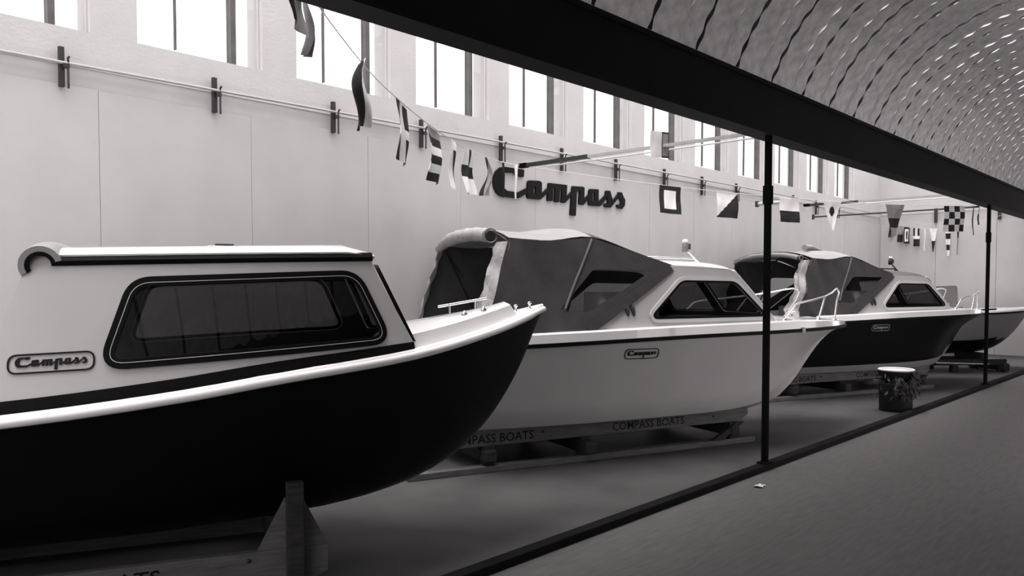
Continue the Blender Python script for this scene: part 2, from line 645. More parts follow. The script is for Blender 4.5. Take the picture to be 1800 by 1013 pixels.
MB().box(-.02, .02, 0, .03, -.045, .045).build('end_plate', 'dark', e)
tag(e, 'long thin dark rod under the far lighting batten', 'rod')
e = empty('hanging_rod', (12.0, 5.80, 2.94))
MB().tube([(0, 0, 0), (0, -.62, .0)], .028, 8).build('rod', 'pipe', e)
MB().box(-.03, .03, 0, .04, -.045, .045).build('end_plate', 'dark', e)
tag(e, 'short thick rod end behind the near black post', 'rod')

# wall sign: cut-out script letters
GLY = [
 ('C', [[(.508,.348),(.5,.26),(.363,.256),(.348,.29),(.194,.282),(.159,.25),(.147,.189),(.159,.12),(.213,.081),(.401,.076),(.57,.148),(.567,.085),(.424,.016),(.385,.008),(.118,.008),(.053,.038),(.01,.094),(-.007,.164),(.003,.224),(.039,.282),(.104,.329),(.177,.344)]]),
 ('o', [[(.586,.232),(.777,.246),(.822,.229),(.817,.096),(.932,.181),(.932,.122),(.793,.026),(.578,.021),(.558,.038),(.567,.209)],[(.673,.167),(.713,.169),(.705,.092),(.668,.092)]]),
 ('m', [[(.94,.237),(1.294,.245),(1.284,.101),(1.386,.178),(1.386,.129),(1.255,.022),(1.18,.021),(1.194,.189),(1.156,.187),(1.146,.022),(1.049,.019),(1.064,.188),(1.027,.187),(1.019,.026),(.921,.022)]]),
 ('p', [[(1.394,.242),(1.629,.254),(1.642,.235),(1.633,.105),(1.731,.169),(1.731,.118),(1.621,.025),(1.526,.029),(1.543,.192),(1.486,.191),(1.467,-.12),(1.355,-.12)]]),
 ('a', [[(1.749,.239),(1.939,.25),(1.936,.087),(2.085,.194),(2.099,.139),(1.975,.037),(1.751,.027),(1.723,.044),(1.731,.209)],[(1.815,.199),(1.853,.2),(1.844,.093),(1.807,.093)]]),
 ('s', [[(2.094,.249),(2.193,.254),(2.203,.216),(2.244,.149),(2.238,.119),(2.364,.23),(2.379,.184),(2.205,.038),(2.086,.031),(2.052,.052),(2.066,.082),(2.115,.078),(2.144,.106),(2.114,.162),(2.081,.188)]]),
 ('s', [[(2.364,.253),(2.456,.256),(2.473,.221),(2.53,.16),(2.52,.087),(2.458,.037),(2.366,.04),(2.331,.067),(2.345,.092),(2.396,.084),(2.433,.105),(2.427,.14),(2.379,.189)]]),
]
def glyph(mb, loops, fn, t, mi=0):
    pts = [p for l in loops for p in l]
    n = len(pts)
    tris = tessellate_polygon([[Vector((a, b, 0)) for a, b in l] for l in loops])
    fs = [tuple(x) for x in tris] + [tuple(i + n for i in x[::-1]) for x in tris]
    o = 0
    for l in loops:
        m = len(l)
        fs += [(o + i, o + (i + 1) % m, n + o + (i + 1) % m, n + o + i) for i in range(m)]
        o += m
    mb.add([fn(a, b, 0) for a, b in pts] + [fn(a, b, t) for a, b in pts], fs, mi)
    return mb
sign = empty('wall_sign', (6.357, WY - .024, 2.62))
for ch, loops in GLY:
    lp = [rounded(l, .012, 2) for l in loops]
    glyph(MB(), lp, lambda a, b, d: Vector((a, -d - .002, b)), .02).build('letter', 'letter', sign)
tag(sign, 'black cut-out script sign reading Compass on the white boards', 'sign')

# ------------------------------------------------------------------ boats
def hull_shell(us, sec, zs_mid=None):
    """rows of port-to-starboard section points"""
    rows = [sec(u) for u in us]
    return rows
def deck_badge(parent, fn, u0, u1, zc, scale_h, ink='ink', plate=None):
    """capsule outline with the script word, on a hull side: fn(u,z,proud)"""
    L = u1 - u0
    H = L * .235
    cap = rounded([(u0, zc - H / 2), (u1, zc - H / 2), (u1, zc + H / 2), (u0, zc + H / 2)], H * .5, 8)
    b = MB()
    ring(cap, fn, -.004 * L / .37, .004 * L / .37, .004, b)
    o = b.build('badge', ink, parent)
    k = L * .84 / 2.53
    for ch, loops in GLY:
        glyph(MB(), loops, lambda a, z, d: fn(u0 + L * .08 + a * k, zc + (z - .12) * k * 1.15, d + .001), .003).build('letter', ink, o)
    return o

def text_mesh(body, fn, width, height):
    """stencil capitals, mapped to a surface"""
    cu = bpy.data.curves.new('tmp', 'FONT')
    cu.body = body
    cu.resolution_u = 2
    cu.offset = .006
    ob = bpy.data.objects.new('tmp', cu)
    COL.objects.link(ob)
    bpy.context.view_layer.update()
    dg = bpy.context.evaluated_depsgraph_get()
    me = ob.evaluated_get(dg).to_mesh()
    vs = [v.co.copy() for v in me.vertices]
    fs = [tuple(p.vertices) for p in me.polygons]
    ob.evaluated_get(dg).to_mesh_clear()
    bpy.data.objects.remove(ob)
    x0, x1 = min(v.x for v in vs), max(v.x for v in vs)
    y0, y1 = min(v.y for v in vs), max(v.y for v in vs)
    return MB().add([fn((v.x - x0) / (x1 - x0) * width, (v.y - y0) / (y1 - y0) * height) for v in vs], fs)

def split_build(mb, name, mats, parent):
    """one object for each connected piece"""
    par = list(range(len(mb.v)))
    def find(a):
        while par[a] != a:
            par[a] = par[par[a]]
            a = par[a]
        return a
    for f_ in mb.f:
        for i in f_[1:]:
            par[find(i)] = find(f_[0])
    groups = {}
    for i, f_ in enumerate(mb.f):
        groups.setdefault(find(f_[0]), []).append(f_)
    for fs in groups.values():
        ids = sorted({i for f_ in fs for i in f_})
        mp = {q: k for k, q in enumerate(ids)}
        MB().add([mb.v[i] for i in ids], [tuple(mp[i] for i in f_) for f_ in fs]).build(name, mats, parent, recalc=False)

def half_breadth(B, k, t0, bow, stern=None, L=5.4):
    def b(u):
        t = min(max(-u / t0, 0), 1)
        v = bow + (B - bow) * (1 - (1 - t) ** k)
        if u < -L * .65:
            v -= .17 * ((-u - L * .65) / (L * .35)) ** 2
        return v
    return b
def frange(a, b, n):
    return [a + (b - a) * i / n for i in range(n + 1)]

# ---- cabin cruisers (white and dark)
def cruiser(name, x, y, ang, hullmat, badge_ink, label, style):
    E = empty(name, (x, y, 0), math.radians(ang))
    L = 5.4
    bs = half_breadth(.95, 2.25, 2.4, .02)
    zs = smooth_tab([(-5.4, 1.09), (-4.5, 1.115), (-3.2, 1.147), (-1.5, 1.17), (-.4, 1.165), (0, 1.155)])
    zst = smooth_tab([(-5.4, .22), (-2.6, .215), (-1.6, .236), (-1.29, .281), (-1.05, .365), (-.84, .528), (-.657, .722), (-.518, .866), (-.36, 1.0), (-.186, 1.096), (0, 1.145)])
    UC = -.80
    bc = lambda u: 0.0 if u > UC else (bs(u) - .17) * (1 - (1 - min((UC - u) / 1.9, 1)) ** 1.9)
    zc = lambda u: zst(u) if u > UC else .47 + .13 * max(0, (u + 3.0) / 2.2) ** 1.6
    def sec(u):
        b_, z_ = bs(u), zs(u)
        c_, y_ = bc(u), zc(u)
        kz = min(zst(u), y_)
        p = 1.0 + 1.1 * max(0, min(1, (u + 2.6) / 2.2))
        out = []
        for j in range(9):
            w_ = 1 - j / 8
            out.append((u, c_ + (b_ - c_) * w_ ** p, y_ + (z_ - y_) * w_))
        lo = max(c_ - .075, 0)
        zl = kz + (y_ - kz) * .60
        out.append((u, lo, zl))
        for j in range(1, 4):
            w_ = 1 - j / 3
            out.append((u, lo * w_, kz + (zl - kz) * w_))
        return out + [(a, -b2, c2) for a, b2, c2 in out[-2::-1]]
    us = frange(-5.27, -2.4, 8) + frange(-2.2, -.9, 8) + frange(-.8, 0, 10)
    rows = [sec(u) for u in us]
    h = MB()
    n = len(rows[0])
    vs = [p for r in rows for p in r]
    top = [(i * n + j, i * n + j + 1, (i + 1) * n + j + 1, (i + 1) * n + j) for i in range(len(rows) - 1) for j in list(range(8)) + list(range(n - 9, n - 1))]
    bot = [(i * n + j, i * n + j + 1, (i + 1) * n + j + 1, (i + 1) * n + j) for i in range(len(rows) - 1) for j in range(8, n - 9)]
    h.add(vs, top + [tuple(range(n))], 0, True)
    h.f += bot
    h.m += [1] * len(bot)
    h.sm += [True] * len(bot)
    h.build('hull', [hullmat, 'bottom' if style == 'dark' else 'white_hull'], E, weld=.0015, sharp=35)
    # rubbing strake
    for s in (-1, 1):
        r_ = MB()
        pr = []
        for u in us:
            b_, z_ = bs(u) * s, zs(u)
            pr.append([(u + (.01 if u == 0 else 0), b_ - s * .012, z_ - .022), (u, b_ + s * .014, z_ - .018), (u, b_ + s * .014, z_ + .014), (u, b_ - s * .012, z_ + .02)])
        r_.grid(pr, smooth=False)
        r_.build('rub_rail', 'rubber', E)
    # deck moulding, side decks, cockpit
    CK = -3.30
    def dsec(u, cock):
        b_, z_ = bs(u), zs(u) + .01
        hf = min(1.0, .10 + .9 * (-u / 1.7) ** .55)
        q = [(b_ + .002, z_), (b_ + .001, z_ + .082 * hf), (b_ - .012, z_ + .095 * hf), (b_ - .05, z_ + .098 * hf)]
        if b_ < .12:
            q = [(b_, z_), (b_ * .9, z_ + .07 * hf), (b_ * .6, z_ + .09 * hf), (b_ * .4, z_ + .095 * hf)]
        if cock:
            q += [(b_ - .16, z_ + .102), (b_ - .17, .62), (b_ * .4, .60), (0, .60)]
        else:
            m_ = max(q[-1][0], 0)
            q += [(m_ * .75, z_ + .108 * hf), (m_ * .5, z_ + .118 * hf), (m_ * .25, z_ + .124 * hf), (0, z_ + .126 * hf)]
        q = [(u, a, c_) for a, c_ in q]
        return q + [(a, -b2, c2) for a, b2, c2 in q[-2::-1]]
    du = frange(-5.27, CK, 6)
    rows = [dsec(u, True) for u in du] + [dsec(CK + .001, False)] + [dsec(u, False) for u in us if u > CK + .05]
    d = MB().grid(rows)
    d.add(rows[0], [tuple(range(len(rows[0])))], 0)
    d.build('deck', 'white', E, sharp=40)
    # cabin sides with window openings
    def sidefn(s, d0=0.0):
        def g(u, z, d=0.0):
            zb = zs(u) + .1
            return Vector((u, s * (bs(u) - .075 - .24 * (z - zb) + d + d0), z))
        return g
    zb = lambda u: zs(u) + .095
    outer = rounded([(-4.22, zb(-4.22)), (-3.4, zb(-3.4)), (-2.7, zb(-2.7)), (-2.01, zb(-2.0)), (-2.49, 1.785), (-2.9, 1.81), (-3.30, 1.818)], [.0, 0, 0, .0, .10, 0, .06], 5)
    wl = dense(rounded([(-3.57, 1.33), (-2.17, 1.335), (-2.50, 1.655), (-3.16, 1.662)], [.07, .07, .06, .06], 5))
    for s in (-1, 1):
        g = sidefn(s)
        c_ = MB().holed([outer, wl], g, .22)
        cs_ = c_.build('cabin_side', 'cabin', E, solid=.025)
        MB().holed([outer, wl], lambda a, b, g=g: g(a, b, -.02), .22).build('shade_lining', 'shade_lining', cs_)
        pn = MB().holed([wl], g, .3).build('side_window', 'tint', E)
        fr = MB()
        ring(wl, lambda a, b, d, g=g: g(a, b, d + .013), -.004, .016, .012, fr)
        fr.build('window_gasket', 'rubber', pn)
        fr = MB()
        ring(wl, lambda a, b, d, g=g: g(a, b, d + .012), .014, .05, .012, fr)
        fr.build('window_surround', 'cream', pn)
    # roof
    g = sidefn(1)
    rows = []
    zt = smooth_tab([(-3.32, 1.812), (-2.9, 1.808), (-2.66, 1.800), (-2.52, 1.782), (-2.44, 1.748), (-2.40, 1.70)])
    for u in frange(-3.32, -2.62, 5) + [-2.56, -2.52, -2.48, -2.45, -2.42, -2.40]:
        vt = g(u, zt(u)).y + .012
        row = []
        for j in range(17):
            t = -1 + j / 8
            ed = 1 - abs(t)
            row.append((u, vt * t, zt(u) - .012 + .075 * (1 - abs(t) ** 4.0) ** .8))
        rows.append(row)
    MB().grid(rows).build('cabin_roof', 'white' if style == 'white' else 'roof_dk', E, solid=.02)
    # front of the cabin with two panes
    fz0, fz1 = zb(-1.98), 1.775
    def front(a, z, d=0.0):
        t = (z - fz0) / (fz1 - fz0)
        u = -2.0 + (-2.47 + 2.0) * t
        hw = g(u, z).y
        return Vector((u + .10 * (1 - a * a) + d, a * hw, z + .035 * (1 - a * a) * t))
    fo = [(-1, fz0), (0, fz0), (1, fz0), (1, fz1), (0, fz1), (-1, fz1)]
    panes = [dense(rounded([(sx * .08, fz0 + .08), (sx * .86, fz0 + .08), (sx * .80, fz1 - .07), (sx * .08, fz1 - .07)], .05, 4), .1) for sx in (-1, 1)]
    cf_ = MB().holed([fo] + panes, front, .25).build('cabin_front', 'white', E, solid=.02)
    MB().holed([fo] + panes, lambda a, b: front(a * .97, b, -.018), .25).build('shade_lining', 'shade_lining', cf_)
    for p in panes:
        pn = MB().holed([p], front, .3).build('windscreen_pane', 'tint', E)
        fr = MB()
        ring(p, lambda a, b, d: front(a, b, d + .01), -.012, .012, .012, fr)
        fr.build('window_gasket', 'rubber', pn)
    # aft bulkhead and dashboard inside the cockpit
    MB().box(-3.34, -3.31, -.64, .66, .62, 1.56).build('bulkhead', 'cream', E)
    MB().box(-3.62, -3.32, -.62, -.10, 1.16, 1.24).build('dashboard', 'wood_dk', E)
    for sx in (-1, 1):
        st = MB().box(-4.15, -3.75, sx * .42 - .2, sx * .42 + .2, .60, .92).build('cockpit_seat', 'seat', E, bevel=.03)
        st = MB().box(-4.2, -4.12, sx * .42 - .2, sx * .42 + .2, .85, 1.32)
        st.build('seat_back', 'seat', E, bevel=.03)
    MB().box(-5.25, -5.21, -.74, .74, .6, 1.16).build('transom_board', 'white', E)
    # canopy
    HU, FU, TU = -4.99, -4.15, -3.22
    zco = smooth_tab([(-4.99, 2.03), (-4.6, 2.015), (-4.15, 2.06), (-3.6, 1.915), (-3.22, 1.815)])
    fold = 1.0 if style == 'dark' else .35
    def cside(s):
        def f_(u, z, d=0.0):
            t = (z - 1.2) / .85
            v = .885 - .14 * t - .085 * max(0, (-4.3 - u) / 1.0) * (1 - t)
            if u > FU:
                k_ = min((u - FU) / (TU - FU), 1)
                v = v * (1 - k_) + k_ * (.885 - .24 * (z - 1.24))
            # cloth sags in between the hoops
            if u < FU:
                q = (u - HU) / (FU - HU)
                v -= .030 * math.sin(PI * max(0, min(1, q))) * math.sin(PI * max(.05, min(.95, t)))
                v += fold * .030 * math.sin(9 * (u + .35 * (z - 1.2)) * 2.2) * max(0, 1 - q) ** 1.5
            return Vector((u, s * (v + d), z))
        return f_
    base = lambda u: zs(u) + .085
    so = [(-5.25, base(-5.25)), (-4.8, base(-4.8)), (-4.24, base(-4.24)), (-3.24, 1.765), (-3.22, 1.812), (-3.6, 1.915), (FU, 2.055), (-4.6, 2.015), (HU, 2.03)]
    wv = rounded([(-4.52, 1.405), (-4.24, 1.385), (-3.50, 1.765), (-4.16, 1.770)], [.02, .03, .02, .03], 3)
    can = MB()
    for s in (-1, 1):
        fn_ = cside(s)
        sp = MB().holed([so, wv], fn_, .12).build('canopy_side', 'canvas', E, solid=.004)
        MB().holed([wv], fn_, .2).build('vinyl_window', 'film', sp)
        # stiff hem along the cabin edge and the hoop seam
        hm = MB()
        hem = [(-4.24, base(-4.24)), (-3.24, 1.765), (-3.24, 1.80), (-4.33, base(-4.3) + .05)]
        rows = []
        for q in range(9):
            t = q / 8
            a, b = -4.24 + t * 1.0, base(-4.24) + t * (1.775 - base(-4.24))
            rows.append([fn_(a, b - .012, .010), fn_(a - .05, b + .055, .012)])
        hm.grid(rows).build('hem', 'canvas', sp, solid=.006)
        MB().tube([fn_(FU - .32 * (1 - q / 8), 1.42 + (2.04 - 1.42) * q / 8, .004) for q in range(9)], .013, 6).build('seam', 'canvas_mid', sp)
    rows = []
    for u in frange(HU, FU, 8) + frange(FU, TU, 8)[1:]:
        vt = cside(1)(u, zco(u)).y
        cr = .11 if u < FU else .11 - .05 * (u - FU) / (TU - FU)
        rows.append([(u, vt * t, zco(u) + cr * (1 - abs(t) ** 2.6)) for t in frange(-1, 1, 14)])
    ctop = MB().grid(rows)
    ctop.m = [0 if (i // 14) < 8 else 1 for i in range(len(ctop.f))]  # flat top paler than the sloping front, as if lit from above
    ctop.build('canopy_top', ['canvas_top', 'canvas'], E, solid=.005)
    # hoops
    for (hu, foot) in ((HU, -4.55), (FU, -4.50)):
        P = []
        for t in frange(-1, 1, 14):
            P.append((hu, .715 * t, zco(hu) - .018 + .108 * (1 - abs(t) ** 2.6)))
        P = [(foot, -.80, 1.22)] + P + [(foot, .80, 1.22)]
        MB().tube(P, .011, 8).build('canopy_hoop', 'dark', E)
    # rolled stern curtain tied under the aft hoop
    rr = .062 if style == 'white' else .034
    P, R_ = [], []
    for i, t in enumerate(frange(-.62 if style == 'white' else -.80, .97, 18)):
        P.append((HU - .05, .735 * t, zco(HU) - .045 + .108 * (1 - abs(t) ** 2.6)))
        R_.append(rr * (1 if i < 13 else 1 - .08 * (i - 13)) * (1 + .06 * math.sin(i * 2.1)))
    roll = MB().tube(P, rr, 14, rs=R_).build('rolled_curtain', 'canvas_lt' if style == 'white' else 'canvas_top', E)
    p0 = Vector(P[0])
    e_ = MB().tube([p0 + Vector((0, .0, 0)), p0 + Vector((0, -.05, -.004))], rr * .72, 14)
    e_.build('roll_core', 'dark', roll)
    e_ = MB().tube([p0 + Vector((rr * 1.02 * math.cos(a), -.045, rr * 1.02 * math.sin(a))) for a in frange(0, 2 * PI * 23 / 24, 23)], .007, 6, closed=True)
    e_.build('roll_hem', 'canvas_top', roll)
    # flaps of the open stern
    for s, wd in ((-1, .20), (1, .10)):
        rows = []
        for q in range(15):
            t = q / 14
            z = 2.0 + (base(-5.25) - 2.0) * t
            u = HU + (-5.25 - HU) * t
            v0 = cside(1)(u, z).y
            row = []
            for j in range(9):
                a = j / 8
                wob = .018 * math.sin(a * 9 + .6) + .010 * math.sin(q * 1.7 + a * 3)
                edge = .016 * math.sin(q * 2.3) * a
                row.append((u - .05 * a + wob, s * (v0 - wd * (.65 + .45 * t) * a - edge), z))
            rows.append(row)
        MB().grid(rows).build('stern_flap', 'canvas_lt', E, solid=.004)
    # strap on the far inner side
    MB().tube([(HU, .72, 1.98), (-4.55, .80, 1.5)], .010, 6).build('strut', 'dark', E)
    if style == 'dark':
        e_ = MB().tube([(-4.42, -.12, 2.215), (-4.2, -.05, 2.22), (-3.80, .02, 2.135)], .030, 10, rs=[.046, .042, .034])
        e_.build('stowed_roll', 'canvas_top', E)
        MB().tube([(-3.80, .02, 2.13), (-3.72, .03, 2.125)], .048, 8).build('roll_strap', 'rubber', E)
    # clamshell vents
    for s in (-1, 1):
        g = sidefn(s)
        v_ = MB()
        for dx in (-.032, .03):
            rows = []
            for i in range(7):
                a = PI * i / 6
                rows.append([g(-3.80 + dx + .02 * math.cos(a) * math.sin(b) - .02 * math.cos(b) * .3, 1.405 + .062 * math.cos(b), .018 + .026 * math.sin(a) * math.sin(b)) for b in frange(0, PI, 8)])
            v_.grid(rows)
        v_.build('vent', 'dark', E)
    # badge on the topsides
    def hullfn(s):
        def f_(u, z, d=0.0):
            c_, y_, b_, z_ = bc(u), zc(u), bs(u), zs(u)
            p = 1.0 + 1.1 * max(0, min(1, (u + 2.6) / 2.2))
            w_ = (z - y_) / (z_ - y_)
            return Vector((u, s * (c_ + (b_ - c_) * w_ ** p + d + .003), z))
        return f_
    deck_badge(E, hullfn(-1), -3.90, -3.53, 1.005 if style == 'white' else 1.02, 1, badge_ink)
    # roof rail, lamp mast
    hr = MB().tube([(-3.2, -.25, 1.86), (-3.19, -.25, 1.915), (-2.56, -.25, 1.91), (-2.50, -.25, 1.84)], .011, 8).build('roof_rail', 'steel' if style == 'white' else 'dark', E)
    MB().tube([(-2.50, -.30, 1.84), (-2.70, -.30, 1.99)], .010, 8).build('lamp_stem', 'steel' if style == 'white' else 'dark', E)
    lm = MB().lathe([(.0, 1.975), (.034, 1.975), (.034, 2.055), (.028, 2.06), (.028, 2.08), (.0, 2.085)], 14, (-2.72, -.30)).build('mast_lamp', 'seat' if style == 'white' else 'dark', E)
    MB().lathe([(.0, 2.065), (.030, 2.07), (.030, 2.092), (.02, 2.103), (.0, 2.105)], 14, (-2.72, -.30)).build('lamp_lens', 'alu', lm)
    MB().box(-2.69, -2.66, -.315, -.285, 2.0, 2.06).build('lamp_hinge', 'dark', lm)
    # bow rails
    for s in (-1, 1):
        q = lambda u, z, ins=.09: Vector((u, s * max(bs(u) - ins, .30), z))
        foot_z = lambda u: zs(u) + .01 + .10 * min(1.0, .10 + .9 * (-u / 1.7) ** .55)
        P = [q(-1.86, foot_z(-1.86)), q(-1.74, 1.37), q(-1.68, 1.425), q(-1.60, 1.447), q(-1.3, 1.478), q(-1.0, 1.51), q(-.75, 1.55), q(-.60, 1.585), q(-.52, 1.598), q(-.47, 1.585), q(-.455, 1.55), q(-.50, 1.44), q(-.62, foot_z(-.62))]
        rl = MB().tube(P, .0105, 8).build('bow_rail', 'steel', E)
        for a, b in ((-1.18, -1.00),):
            P = [q(a, foot_z(a)), q(b, 1.51 if a < -1 else 1.61)]
            MB().tube(P, .0105, 8).build('stanchion', 'steel', rl)
        for a in (-1.86, -1.18, -.62):
            p = q(a, foot_z(a))
            MB().lathe([(.0, p.z + .012), (.024, p.z + .012), (.028, p.z - .004)], 12, (p.x, p.y)).build('rail_foot', 'steel', rl)
    # foredeck fittings
    for cu, cv in ((-.95, -.05), (-1.25, .12)):
        cz = zs(cu) + .13
        cl = MB().lathe([(.022, cz - .02), (.015, cz), (.015, cz + .03)], 10, (cu, cv))
        cl.tube([(cu - .06, cv, cz + .035), (cu, cv, cz + .03), (cu + .06, cv, cz + .035)], .012, 8)
        cl.build('cleat', 'steel', E)
    MB().box(-.26, -.12, -.03, .03, 1.215, 1.235).build('bow_fitting', 'steel', E, bevel=.008)
    if style == 'white':
        p = Vector((-1.66, -bs(-1.66) - .012, zs(-1.66)))
        MB().box(p.x - .02, p.x + .02, p.y - .01, p.y + .02, p.z - .025, p.z + .03).build('strake_joint', 'pipe', E)
    tag(E, label, 'boat', 'boats on show in the bay')
    return E

cruiser('cabin_boat', 9.9, 3.65, -19.9, 'white_hull', 'ink',
        'white hulled cabin boat with grey canvas canopy, in the middle of the picture', 'white')
cruiser('cabin_boat', 16.05, 3.58, -20.0, 'black', 'fl_mid',
        'black hulled cabin boat with grey canvas canopy, beyond the white one', 'dark')

def cruiser_cradle(x, y, ang, label, fade):
    E = empty('boat_cradle', (x, y, 0), math.radians(ang))
    for s in (-1, 1):
        v0, v1 = (s * .55 - .025, s * .55 + .025)
        pl = MB()
        pl.prism([(-5.7, .225), (-2.22, .225), (-2.10, .29), (-2.10, .362), (-2.14, .368), (-5.7, .368)], lambda a, b, d, v0=v0: Vector((a, v0 + d, b)), .05)
        p = pl.build('plank', 'wood', E, bevel=.004)
        if s < 0:
            for u in (-3.80, -5.51):
                wd = .86
                text_mesh('COMPASS BOATS', lambda a, b, u=u: Vector((u + a, v0 - .0025, .252 + b)), wd, .078).to('letter', 'ink', p)
            for u in (-2.56, -4.55):
                MB().lathe([(.0, 0), (.012, 0), (.012, .01), (.0, .01)], 8).build('bolt', 'dark', p).matrix_local = Matrix.Translation((u, v0, .30 + .01 * (u < -3))) @ Matrix.Rotation(PI / 2, 4, 'X')
        MB().box(-5.85, -2.04, s * .57 - .05, s * .57 + .05, 0, .058).build('runner', 'wood', E, bevel=.006)
        # padding strip between plank and hull bottom
        MB().prism([(-4.95, .368), (-2.35, .368), (-2.35, .45), (-2.6, .40), (-4.95, .40)], lambda a, b, d, s=s: Vector((a, s * .55 - .03 + d, b)), .06).build('pad', 'rubber', E)
        for u in (-2.32, -4.12, -5.1):
            MB().box(u - .05, u + .05, s * .56 - .045, s * .56 + .045, .058, .225).build('block', 'wood_dk' if u > -4.9 else 'wood_dk', E, bevel=.006)
        MB().prism([(-2.62, .058), (-2.48, .058), (-2.20, .225), (-2.30, .225)], lambda a, b, d, s=s: Vector((a, s * .61 - .02 + d, b)), .04).build('brace', 'wood_dk', E)
    for u in (-2.32, -4.12, -5.1):
        MB().box(u - .06, u + .06, -.72 if u == -4.12 else -.64, .64, .085, .20).build('cross_beam', 'wood_dk', E, bevel=.02)
        MB().box(u - .07, u + .07, -.10, .10, .20, .232).build('keel_block', 'wood_dk', E)
    tag(E, label, 'cradle', 'timber cradles under the boats')
cruiser_cradle(9.9, 3.65, -19.9, 'timber cradle with stencilled planks carrying the white cabin boat', 0)
cruiser_cradle(16.05, 3.58, -20.0, 'shaded timber cradle carrying the black cabin boat', 0)

